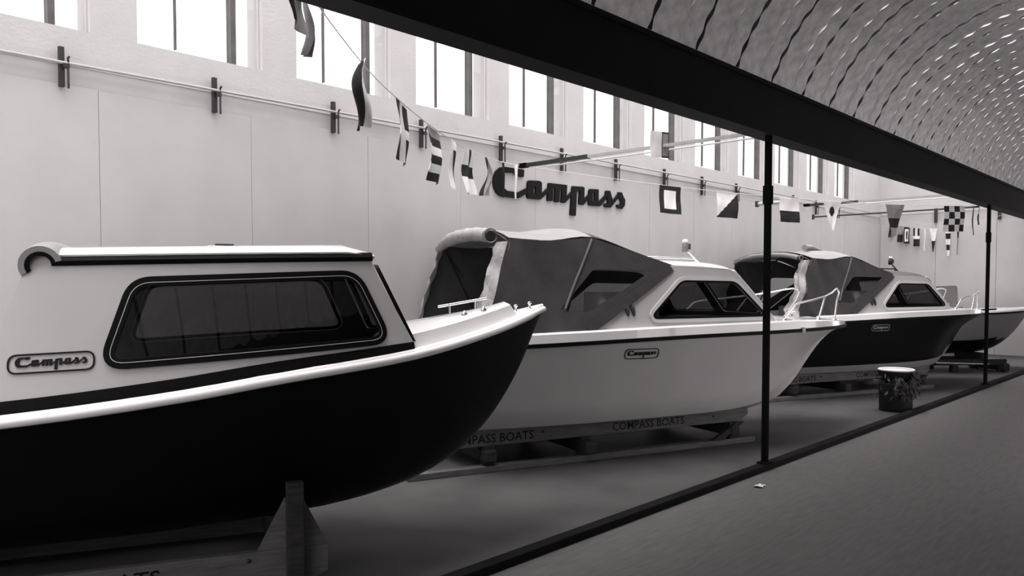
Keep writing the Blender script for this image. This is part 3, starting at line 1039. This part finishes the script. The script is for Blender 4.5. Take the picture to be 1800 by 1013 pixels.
# ---- foreground boat with the hard cabin
def launch():
    E = empty('fishing_launch', (4.1, 3.53, 0), math.radians(-25))
    L = 4.35
    bs = half_breadth(.92, 2.2, 2.6, .02, L=L)
    zs = smooth_tab([(-4.35, .975), (-3.6, .985), (-3.0, 1.007), (-2.31, 1.076), (-1.79, 1.145), (-1.04, 1.226), (-.47, 1.333), (-.2, 1.40), (-.02, 1.452), (0, 1.456)])
    zst = smooth_tab([(-4.35, .25), (-2.2, .245), (-1.52, .262), (-1.29, .29), (-1.077, .335), (-.854, .405), (-.623, .525), (-.405, .72), (-.27, .90), (-.159, 1.09), (-.08, 1.27), (0, 1.45)])
    q_ = lambda u: .40 + .42 * max(0, min(1, (u + 2.4) / 2.2))
    def sec(u):
        b_, z_, k_ = bs(u), zs(u), zst(u)
        out = []
        for j in range(15):
            w_ = (1 - j / 14) ** 1.3
            out.append((u, b_ * (w_ ** q_(u)), k_ + (z_ - k_) * w_))
        return out + [(a, -b2, c2) for a, b2, c2 in out[-2::-1]]
    us = frange(-4.35, -2.2, 8) + frange(-2.05, -.65, 10) + frange(-.58, 0, 12)
    rows = [sec(u) for u in us]
    h = MB().grid(rows)
    h.add(rows[0], [tuple(range(len(rows[0])))], 0)
    h.build('hull', 'black', E, weld=.001, sharp=50)
    for s in (-1, 1):
        P = [(u, s * (bs(u) + .006), zs(u) + .004) for u in us]
        MB().tube(P, .024, 10, rs=[.024 if u < -.1 else .020 for u in us]).build('rub_rail', 'white', E)
    # deck with raised foredeck trunk
    TR0, TR1 = -1.06, -.24
    def dsec(u, mode):
        b_, z_ = bs(u), zs(u)
        q = [(b_, z_), (b_ - .012, z_ + .030), (b_ - .035, z_ + .040), (b_ - .060, z_ + .030)]
        if b_ < .10:
            q = [(b_, z_), (b_ * .9, z_ + .03), (b_ * .7, z_ + .038), (b_ * .5, z_ + .038)]
        m_ = max(q[-1][0], .005)
        if mode == 'cock':
            k_ = zst(u)
            vh = b_ * ((.64 - k_) / (z_ - k_)) ** q_(u) - .05
            q += [(b_ - .15, z_ + .03), (vh, .64), (vh * .5, .63), (0, .63)]
        elif mode == 'trunk':
            th = .078
            i_ = min(.11, m_ * .5)
            q += [(m_ - i_ * .35, z_ + .030), (m_ - i_ * .55, z_ + .034 + th), (m_ - i_ * .8, z_ + .04 + th), (0, z_ + .055 + th)]
        else:
            q += [(m_ * .75, z_ + .032), (m_ * .5, z_ + .036), (m_ * .25, z_ + .038), (0, z_ + .04)]
        q = [(u, a, c_) for a, c_ in q]
        return q + [(a, -b2, c2) for a, b2, c2 in q[-2::-1]]
    rows = [dsec(u, 'cock') for u in frange(-4.35, -1.09, 12)] + [dsec(-1.085, 'flat')] + [dsec(TR0, 'flat'), dsec(TR0 + .012, 'trunk')]
    rows += [dsec(u, 'trunk') for u in frange(-.96, TR1 - .04, 10)] + [dsec(TR1 + .02, 'flat')] + [dsec(u, 'flat') for u in (-.16, -.1, -.06, -.03, 0)]
    d = MB().grid(rows)
    d.add(rows[0], [tuple(range(len(rows[0])))], 0)
    d.build('deck', 'white', E, sharp=30)
    # cabin side
    def side(s):
        def f_(u, z, d=0.0):
            return Vector((u, s * (bs(u) - .035 - .20 * (z - zs(u)) / .7 + d), z))
        return f_
    zb = lambda u: zs(u) + .02
    lower = [(u, zb(u)) for u in frange(-3.16, -1.05, 8)]
    outer = lower + rounded([(-1.045, 1.265), (-1.30, 1.758), (-2.0, 1.74), (-2.76, 1.702), (-2.80, 1.74), (-2.895, 1.752), (-3.03, 1.36)], [.0, .025, 0, .03, .03, .02, 0], 4)
    wl = dense(rounded([(-2.595, 1.243), (-1.212, 1.318), (-1.375, 1.678), (-2.468, 1.632)], [.10, .10, .09, .08], 7))
    for s in (-1, 1):
        g = side(s)
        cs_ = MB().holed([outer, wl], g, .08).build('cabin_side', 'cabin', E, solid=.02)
        MB().holed([outer, wl], lambda a, b, g=g: g(a, b, -.018), .2).build('shade_lining', 'shade_lining', cs_)
        pn = MB().holed([wl], g, .3).build('side_window', 'tint', E)
        fr = ring(wl, lambda a, b, d, g=g: g(a, b, d + .008), -.024, .022, .014, MB())
        fr.build('window_gasket', 'rubber', pn)
        fr = ring(wl, lambda a, b, d, g=g: g(a, b, d + .021), -.0085, -.0055, .003, MB())
        fr.build('gasket_highlight', 'pipe', pn)  # pale ring drawn as the highlight along the gasket
        # black band along the foot of the cabin
        rows = []
        for u in frange(-3.155, -1.055, 14):
            hh = .074 - .014 * max(0, (u + 2) / 1.0)
            if u > -1.15:
                hh *= .92
            rows.append([g(u, zb(u) + .004, .013), g(u, zb(u) + hh * .5, .016), g(u, zb(u) + hh, .013)])
        MB().grid(rows).build('side_band', 'rubber', E, solid=.004)
        # gutter under the roof edge
        P = []
        for u in frange(-2.81, -1.275, 8):
            zz = 1.722 + (1.768 - 1.722) * (u + 2.80) / 1.5
            P.append([g(u, zz - .018, .014), g(u, zz + .004, .026), g(u, zz + .026, .016), g(u, zz + .03, -.02)])
        MB().grid(P, smooth=False).build('gutter', 'rubber', E, solid=.004)
    # roof
    g = side(1)
    rows = []
    for u in frange(-2.82, -1.262, 10):
        zz = 1.745 + (1.792 - 1.745) * (u + 2.80) / 1.5
        vt = g(u, zz).y + .018
        end = .02 if (u > -1.30) else 0
        rows.append([(u, vt * t, zz - end * 1.2 + (.052 - end) * (1 - abs(t) ** 5)) for t in frange(-1, 1, 18)])
    MB().grid(rows).build('cabin_roof', 'white', E, solid=.02)
    MB().box(-2.12, -1.80, -.15, .15, 1.825, 1.84).build('roof_hatch', 'cream', E, bevel=.005)
    MB().box(-2.08, -1.98, -.10, -.05, 1.84, 1.853).build('hatch_catch', 'dark', E)
    # cabin front, pane and gasket
    z0, z1 = 1.23, 1.765
    def front(a, z, d=0.0):
        t = (z - z0) / (z1 - z0)
        u = -1.045 + (-1.295 + 1.045) * t
        hw = g(u, z).y
        return Vector((u + .06 * (1 - a * a) + d, a * hw, z + .02 * (1 - a * a)))
    fo = [(-1, z0), (-.5, z0), (0, z0), (.5, z0), (1, z0), (1, z1), (.5, z1), (0, z1), (-.5, z1), (-1, z1)]
    panes = [dense(rounded([(sx * .06, z0 + .09), (sx * .92, z0 + .09), (sx * .90, z1 - .07), (sx * .06, z1 - .07)], .06, 5), .1) for sx in (-1, 1)]
    cf_ = MB().holed([fo] + panes, front, .2).build('cabin_front', 'white', E, solid=.02)
    MB().holed([fo] + panes, lambda a, b: front(a * .97, b, -.018), .2).build('shade_lining', 'shade_lining', cf_)
    for p in panes:
        pn = MB().holed([p], front, .3).build('windscreen_pane', 'tint', E)
        ring(p, lambda a, b, d: front(a, b, d + .006), -.02, .03, .030, MB()).build('window_gasket', 'rubber', pn)
    # rolled weather curtain over the aft edge of the roof
    def cowl(r0, r1, a0, a1):
        mb = MB()
        rows = []
        for t in frange(-1, 1, 16):
            vt = (g(-2.85, 1.72).y + .03) * t
            lift = .04 * (1 - abs(t) ** 4)
            cu, cz = -2.855, 1.705 + lift
            row = [(cu + r1 * math.cos(a), vt, cz + r1 * math.sin(a)) for a in frange(a0, a1, 12)]
            row += [(cu + r0 * math.cos(a), vt, cz + r0 * math.sin(a)) for a in frange(a1, a0, 12)]
            rows.append(row + [row[0]])
        mb.grid(rows)
        for r_ in (rows[0], rows[-1]):
            n = len(r_) - 1
            h = n // 2
            mb.add(r_[:-1], [(i, i + 1, n - 2 - i, n - 1 - i) for i in range(h - 1)])
        return mb
    cw = cowl(.064, .090, math.radians(15), math.radians(212)).build('curtain_roll', 'canvas_top', E, weld=.0005, sharp=50)
    cowl(.046, .0645, math.radians(8), math.radians(214)).build('roll_lining', 'rubber', cw, weld=.0005, sharp=50)
    # aft frame and inside bench
    MB().box(-2.2, -1.6, .14, .38, .63, .90).build('bench', 'seat', E, bevel=.02)
    MB().box(-2.2, -1.6, -.38, -.14, .63, .88).build('bench', 'seat', E, bevel=.02)
    # fittings on the foredeck
    P = [(-.66, .10, 1.475), (-.62, .10, 1.50), (-.36, .10, 1.535), (-.33, .10, 1.515)]
    P = [(-.70, .12, 1.478), (-.36, .12, 1.532)]
    hb = MB().tube(P, .009, 8).build('grab_bar', 'steel', E)
    for u in (-.62, -.44):
        z_ = zs(u) + .13
        MB().tube([(u, .12, z_ - .01), (u, .12, 1.478 + (u + .70) * .159)], .007, 8).build('bar_foot', 'steel', hb)
    for u, v in ((-.60, -.13), (-.47, -.13)):
        z_ = zs(u) + .125
        MB().lathe([(.020, z_), (.020, z_ + .012), (.009, z_ + .016), (.009, z_ + .026), (0, z_ + .028)], 12, (u, v)).build('deck_stud', 'steel', E)
    for u, v in ((-.215, .05), (-.17, .06), (-.10, -.012)):
        z_ = zs(u) + .036
        MB().lathe([(.016, z_), (.008, z_ + .008), (.007, z_ + .026), (.014, z_ + .032), (.014, z_ + .042), (0, z_ + .048)], 12, (u, v)).build('bollard', 'steel', E)
    deck_badge(E, lambda u, z, d=0.0: side(-1)(u, z + (u + 2.9) * .035, d + .0115), -2.972, -2.630, 1.262, 1)
    tag(E, 'black hulled launch with white cabin and long dark side window, nearest the camera', 'boat', 'boats on show in the bay')
    # its cradle
    C = empty('boat_cradle', (4.1, 3.53, 0), math.radians(-25))
    for s in (-1, 1):
        p = MB().prism([(-4.2, .0), (-1.63, .0), (-1.53, .045), (-1.53, .19), (-4.2, .19)], lambda a, b, d, s=s: Vector((a, s * .50 - .025 + d, b)), .05).build('plank', 'wood', C, bevel=.004)
        if s < 0:
            text_mesh('COMPASS BOATS', lambda a, b: Vector((-3.30 + a, -.5275, .075 + b)), .92, .085).to('letter', 'ink', p)
            MB().lathe([(.0, 0), (.010, 0), (.010, .01), (.0, .01)], 8).build('bolt', 'dark', p).matrix_local = Matrix.Translation((-1.95, -.525, .15)) @ Matrix.Rotation(PI / 2, 4, 'X')
        MB().prism([(-1.90, .19), (-1.757, .465), (-1.66, .455), (-1.53, .19)], lambda a, b, d, s=s: Vector((a, s * .50 - .009 + d, b)), .018).build('gusset', 'wood', C)
        MB().box(-1.755, -1.665, s * .56 - .035, s * .56 + .035, .03, .56).build('upright', 'wood_dk', C, bevel=.005)
        MB().box(-3.855, -3.765, s * .56 - .035, s * .56 + .035, .03, .50).build('upright', 'wood_dk', C, bevel=.005)
    for u in (-1.75, -3.8):
        MB().box(u - .05, u + .05, -.475, .475, .05, .18).build('cross_beam', 'wood_dk', C, bevel=.006)
        MB().box(u - .06, u + .06, -.10, .10, .18, .262).build('keel_block', 'wood_dk', C)
    tag(C, 'timber cradle with triangular plywood bracket under the nearest boat', 'cradle', 'timber cradles under the boats')
launch()

# ---- open boat by the end wall
def open_boat():
    E = empty('open_boat', (18.45, 3.22, 0), math.radians(-42))
    L = 3.0
    bs = half_breadth(.74, 2.2, 1.9, .03, L=L)
    zs = smooth_tab([(-3.6, 1.10), (-2.0, 1.125), (-1.0, 1.15), (0, 1.18)])
    zst = smooth_tab([(-3.6, .34), (-1.7, .33), (-1.1, .36), (-.75, .44), (-.45, .62), (-.2, .88), (0, 1.17)])
    def sec(u):
        b_, z_, k_ = bs(u), zs(u), zst(u)
        out = []
        for j in range(11):
            w_ = (1 - j / 10) ** 1.15
            out.append((u, b_ * (w_ ** (.42 + .4 * max(0, (u + 1.8) / 1.8))), k_ + (z_ - k_) * w_))
        return out + [(a, -b2, c2) for a, b2, c2 in out[-2::-1]]
    us = frange(-3.0, -1.6, 6) + frange(-1.5, 0, 14)
    rows = [sec(u) for u in us]
    h = MB().grid(rows)
    h.add(rows[0], [tuple(range(len(rows[0])))], 0)
    for i, f_ in enumerate(h.f):
        zc = sum(h.v[j][2] for j in f_) / len(f_)
        h.m[i] = 1 if zc < .62 else 0
    h.build('hull', ['hull_grey', 'black'], E, weld=.001, sharp=50)
    for s in (-1, 1):
        MB().tube([(u, s * (bs(u) + .004), zs(u) - .02) for u in us], .016, 8).build('rub_rail', 'rubber', E)
    def dsec(u, cock):
        b_, z_ = bs(u), zs(u)
        q = [(b_, z_ - .01), (b_ - .01, z_ + .03), (b_ - .05 if b_ > .1 else b_ * .5, z_ + .04)]
        m_ = q[-1][0]
        vh = b_ * ((.72 - zst(u)) / (z_ - zst(u))) ** .5 - .06
        q += [(m_ - .08, z_ + .04), (vh, .72), (0, .7)] if cock else [(m_ * .7, z_ + .045), (m_ * .4, z_ + .055), (0, z_ + .06)]
        q = [(u, a, c_) for a, c_ in q]
        return q + [(a, -b2, c2) for a, b2, c2 in q[-2::-1]]
    rows = [dsec(u, True) for u in frange(-3.0, -1.1, 6)] + [dsec(u, False) for u in (-1.095, -.8, -.5, -.25, -.1, 0)]
    d = MB().grid(rows)
    d.add(rows[0], [tuple(range(len(rows[0])))], 0)
    d.build('deck', 'white', E, sharp=40)
    for s in (-1, 1):
        MB().tube([(u, s * (bs(u) - .13), zs(u) + .055) for u in frange(-2.9, -1.05, 6)], .016, 8).build('cockpit_coaming', 'rubber', E)
    # grey upright seat back
    sb = rounded([(-.27, .62), (.28, .62), (.22, 1.655), (-.26, 1.64)], [.02, .02, .06, .06], 5)
    MB().prism(sb, lambda a, b, d: Vector((-1.52 + a, .30 + d, b)), .04).build('seat_back', 'seat', E, bevel=.006)
    MB().box(-1.85, -1.25, .0, .30, .70, .92).build('seat_base', 'seat', E, bevel=.02)
    tag(E, 'pale open boat with dark bottom, last of the row beside the end wall', 'boat', 'boats on show in the bay')
    C = empty('boat_cradle', (18.45, 3.22, 0), math.radians(-42))
    for s in (-1, 1):
        MB().box(-2.9, -.75, s * .38 - .035, s * .38 + .035, .13, .24).build('plank', 'wood_dk', C, bevel=.005)
        for u in (-2.7, -1.8, -.85):
            MB().box(u - .06, u + .06, s * .38 - .06, s * .38 + .06, 0, .13).build('block', 'wood_dk', C, bevel=.01)
    MB().box(-.90, -.78, -.55, .55, .02, .17).build('cross_beam', 'wood_dk', C, bevel=.03)
    for u in (-2.5, -1.2):
        MB().box(u - .06, u + .06, -.42, .42, .24, .345 if u < -2 else .36).build('cross_beam', 'wood_dk', C, bevel=.01)
    MB().tube([(-2.3, -.60, .20), (-1.2, -.52, .16)], .012, 6).build('tie_bar', 'pipe', C)
    tag(C, 'low dark cradle under the pale open boat', 'cradle', 'timber cradles under the boats')
open_boat()

# ------------------------------------------------------------------ planter by the kerb
P = empty('planter', (11.02, 3.385, 0))
MB().lathe([(0, 0), (.195, 0), (.20, .01), (.205, .36), (.19, .37), (0, .37)], 32).build('tub', 'pot', P, sharp=40)
MB().lathe([(.10, .36), (.17, .42), (.205, .50), (.215, .535), (.205, .545), (.185, .53), (.15, .48), (0, .46)], 32).build('bowl', 'pot', P)
MB().tube([(.208 * math.cos(a), .208 * math.sin(a), .538) for a in frange(0, 2 * PI * 31 / 32, 31)], .014, 8, closed=True).build('bowl_rim', 'bowl', P)
MB().lathe([(0, .52), (.205, .535)], 32).build('soil_cover', 'bowl', P)
rng = random.Random(11)
lf = MB()
for i in range(420):
    a = rng.uniform(-2.9, .5) if rng.random() < .75 else rng.uniform(0, 2 * PI)
    rr = .18 + .11 * rng.random() + (.07 if -.9 < a < .2 else 0)
    z = .50 - .32 * rng.random() ** 1.4
    if math.cos(a + 2.6) > .75 and z > .44:
        continue
    c = Vector((rr * math.cos(a), rr * math.sin(a), z))
    n_ = Vector((math.cos(a), math.sin(a), rng.uniform(-.2, .9))).normalized()
    t = n_.cross(Vector((rng.uniform(-1, 1), rng.uniform(-1, 1), 1))).normalized()
    b = n_.cross(t)
    l_, w_ = rng.uniform(.03, .055), rng.uniform(.010, .018)
    lf.add([c - b * l_, c + t * w_, c + b * l_ + n_ * .01, c - t * w_], [(0, 1, 2, 3)])
o = lf.build('foliage', 'leaf', P)
o['kind'] = 'stuff'
tag(P, 'black round tub planter with white bowl and trailing dark leaves by the kerb', 'planter')
D = MB().lathe([(0, .0), (.066, .0), (.07, .012), (.062, .05), (.04, .085), (0, .095)], 24).build('saucer', 'bowl', None, (11.24, 3.565, 0))
tag(D, 'small white dome shaped dish on the floor behind the planter', 'dish')
# crumpled scrap on the aisle floor
rng = random.Random(5)
sc_ = MB()
rows = [[(i * .022 + rng.uniform(-.006, .006), j * .02 + rng.uniform(-.006, .006), .002 + rng.uniform(0, .016)) for j in range(4)] for i in range(6)]
sc_.grid(rows, smooth=False)
o = sc_.build('paper_scrap', 'paper', None, (5.97, 2.84, 0), solid=.001)
tag(o, 'small crumpled paper scrap on the aisle floor by the near post', 'scrap')

# ------------------------------------------------------------------ signal flags
def garland(p0, p1, sag, name, label, n=24, ztab=None):
    p0, p1 = Vector(p0), Vector(p1)
    def at(t):
        p = p0.lerp(p1, t)
        p.z = ztab(t) if ztab else p.z - sag * 4 * t * (1 - t)
        return p
    o = MB().tube([at(t) for t in frange(0, 1, n)], .0035, 5).build(name, 'line')
    tag(o, label, 'line', 'flag lines')
    return at
def flag(pos, yaw, wd, ht, pat, label, cat='flag', group='signal flags', taper=1.0, mats=('fl_white', 'fl_dark', 'fl_mid'), curl=.02, slope=0.0, nx=24, ny=30, twist=0.0, seed=0):
    """cloth hanging from its top edge; pat(a,b) -> material index, a across, b down"""
    rg = random.Random(seed)
    ph = rg.uniform(0, 6)
    rows = []
    for j in range(ny + 1):
        b = j / ny
        row = []
        for i in range(nx + 1):
            a = i / nx - .5
            half = 1 - (1 - taper) * b
            tw = twist * b
            x = a * wd * half
            y = curl * (b ** .7) * math.sin(a * 7 + ph + b * 2.5) + curl * .5 * math.sin(b * 6 + ph)
            row.append((x * math.cos(tw) - y * math.sin(tw), x * math.sin(tw) + y * math.cos(tw), -b * ht + slope * x))
        rows.append(row)
    mb = MB().grid(rows)
    mb.m = [pat((q % nx + .5) / nx, (q // nx + .5) / ny) for q in range(len(mb.f))]
    o = mb.build('signal_flag', list(mats), None, pos, solid=.0015)
    o.rotation_euler = (0, 0, yaw)
    tag(o, label, cat, group)
    return o
A_ = garland((1.9, 3.30, 3.25), (6.69, 6.10, 2.99), 0, 'flag_line', 'pale cord with signal flags from the fascia down to the lighting batten', ztab=smooth_tab([(0, 3.25), (.12, 3.03), (.26, 2.87), (.53, 2.795), (.78, 2.86), (1, 2.99)]))
B_ = garland((6.74, 6.10, 2.99), (14.45, 3.24, 2.915), .12, 'flag_line', 'pale cord with signal flags from the wall sign out to the far post')
C_ = garland((EX - .12, 6.05, 3.07), (EX - .12, 3.3, 3.33), .30, 'flag_line', 'pale cord with small signal flags across the end wall')
def t_for_px(at, px):
    lo, hi = 0.0, 1.0
    def X(t):
        d = at(t) - Vector((0, 0, 1.6))
        return 900 + 1400 * d.dot(rt) / d.dot(fw)
    for _ in range(40):
        mid = (lo + hi) / 2
        if X(mid) < px:
            lo = mid
        else:
            hi = mid
    return lo
def hang(at, px, dz=0.0):
    t = t_for_px(at, px)
    p = at(t)
    q = at(min(t + .01, 1)) - at(max(t - .01, 0))
    return p + Vector((0, 0, dz)), math.atan2(q.y, q.x), q.z / math.hypot(q.x, q.y)
W_, K_, G_ = 0, 1, 2
cross = lambda a, b: K_ if abs(a - .5) < .13 or abs(b - .5) < .13 else W_
icross = lambda a, b: W_ if abs(a - .45) < .13 or abs(b - .52) < .09 else K_
stripes = lambda a, b: [G_, K_, W_, K_, W_, K_][min(int(b * 6), 5)]
border = lambda a, b: K_ if min(a, 1 - a) < .2 or min(b, 1 - b) < .17 else W_
LA = [
 (520, .14, .27, lambda a, b: K_ if a < .55 else W_, 'flag half dark half white, first on the cord under the fascia', 1, .02, 0, 0),
 (540, .07, .33, lambda a, b: G_, 'narrow grey pennant hanging close beside the first half dark flag', .3, .03, .6, 0),
 (633, .10, .385, lambda a, b: W_ if a < .28 else K_, 'twisted dark and white flag in front of the window mullion', .85, .05, 1.5, 0),
 (708, .28, .39, icross, 'dark flag with a white cross, next to a wall bracket', 1, .02, .16, 0),
 (764, .30, .40, stripes, 'flag with dark and light horizontal stripes', 1, .025, .04, 0),
 (797, .22, .38, lambda a, b: K_ if abs(a - .5) < .22 and .2 < b < .9 else W_, 'white flag with one upright dark bar', 1, .02, .15, 0),
 (824, .30, .38, cross, 'white flag with a dark cross', 1, .025, -.02, 0),
 (857, .22, .36, lambda a, b: K_ if a > b * .8 else G_, 'folded flag in dark and grey left of the letter C', .8, .04, .5, 0),
 (885, .03, .36, lambda a, b: K_, 'flag seen edge on as a dark strip over the letter C', .7, .01, -.95, 0),
 (907, .05, .38, lambda a, b: W_, 'narrow white pennant seen edge on over the letter C', .3, .01, -.9, 0),
]
for i, (px, wd, ht, pat, lab, tp, cu, yo, _) in enumerate(LA):
    p, ya, sl = hang(A_, px)
    flag(p, ya + yo * .6, wd, ht, pat, lab, group='signal flags on the near cord', taper=tp, curl=cu, slope=sl, twist=yo * .5, seed=i)
LB = [
 (1178, .33, .345, border, 'white flag with a broad dark border, right of the wall sign', 1, 0),
 (1279, .36, .33, lambda a, b: K_ if a + b * 1.0 > 1.0 else W_, 'flag split diagonally, its lower right half dark', 1, 0),
 (1388, .36, .33, lambda a, b: W_ if b < .52 else K_, 'flag with white top and dark lower half right of the near post', 1, 0),
 (1463, .36, .42, lambda a, b: K_ if (a - .5) ** 2 * (1 - .8 * b) ** 2 * .9 + (b - .34) ** 2 < .025 else W_, 'white tapering pennant with a dark disc', .05, 0),
 (1573, .42, .47, lambda a, b: G_ if b < .42 else (K_ if b < .72 else G_), 'grey tapering pennant with a dark middle band', .12, 0),
 (1678, .50, .40, lambda a, b: K_ if (int(a * 4) + int(b * 4)) % 2 == 0 else W_, 'black and white chequered flag near the far post', 1, 0),
 (1711, .16, .46, lambda a, b: K_ if a < .45 else W_, 'narrow dark and white pennant right of the chequered flag', .3, .5),
 (1732, .14, .30, lambda a, b: W_ if b < .45 else K_, 'narrow pennant with a dark tip beside the far post', .6, .5),
]
for i, (px, wd, ht, pat, lab, tp, yo) in enumerate(LB):
    p, ya, sl = hang(B_, px)
    flag(p, ya + yo, wd, ht, pat, lab, group='signal flags on the middle cord', taper=tp, curl=.012, slope=sl, seed=20 + i)
LC = [
 (1567, .09, .30, lambda a, b: K_ if a < .45 else G_, 'tiny dark pennant on the end wall, leftmost of its cord', 1.4, .9),
 (1583, .13, .36, lambda a, b: G_ if b < .55 else K_, 'tiny end wall flag with grey top and dark base', 1, .8),
 (1594, .13, .37, lambda a, b: K_ if min(a, 1 - a) < .18 or min(b, 1 - b) < .12 else (K_ if abs(a - .5) < .14 and .25 < b < .75 else W_), 'tiny end wall flag with nested dark and white oblongs', 1, .8),
 (1611, .14, .40, lambda a, b: (K_ if a < .3 or a > .7 else W_) if b < .42 else (W_ if b < .6 else K_), 'tiny end wall flag with two dark bars above a dark block', 1, .8),
 (1626, .05, .48, lambda a, b: W_, 'thin white pennant seen edge on at the end wall', .3, 1.1),
 (1641, .15, .50, lambda a, b: W_ if b < .55 else K_, 'white end wall pennant with a dark tail', .1, .6),
 (1667, .12, .60, lambda a, b: K_ if int(b * 5) % 2 == 1 else W_, 'banded dark and white pennant below the chequered flag', .35, .6),
 (1684, .05, .60, lambda a, b: K_ if b < .4 else G_, 'thin dark pennant hanging under the chequered flag corner', .2, .9),
]
for i, (px, wd, ht, pat, lab, tp, yo) in enumerate(LC):
    p, ya, sl = hang(C_, px)
    flag(p, ya + yo, wd, ht, pat, lab, group='small signal flags on the end wall', taper=tp, curl=.012, seed=40 + i)
flag(Vector((6.66, 4.24, 3.115)), -.35, .22, .25, lambda a, b: W_ if a < .62 else (K_ if min(b, 1 - b) < .06 or a > .94 or a < .68 else G_), 'white and grey flag hung over the near lighting batten before the windows', group='signal flags on the near cord', curl=.004, seed=77)
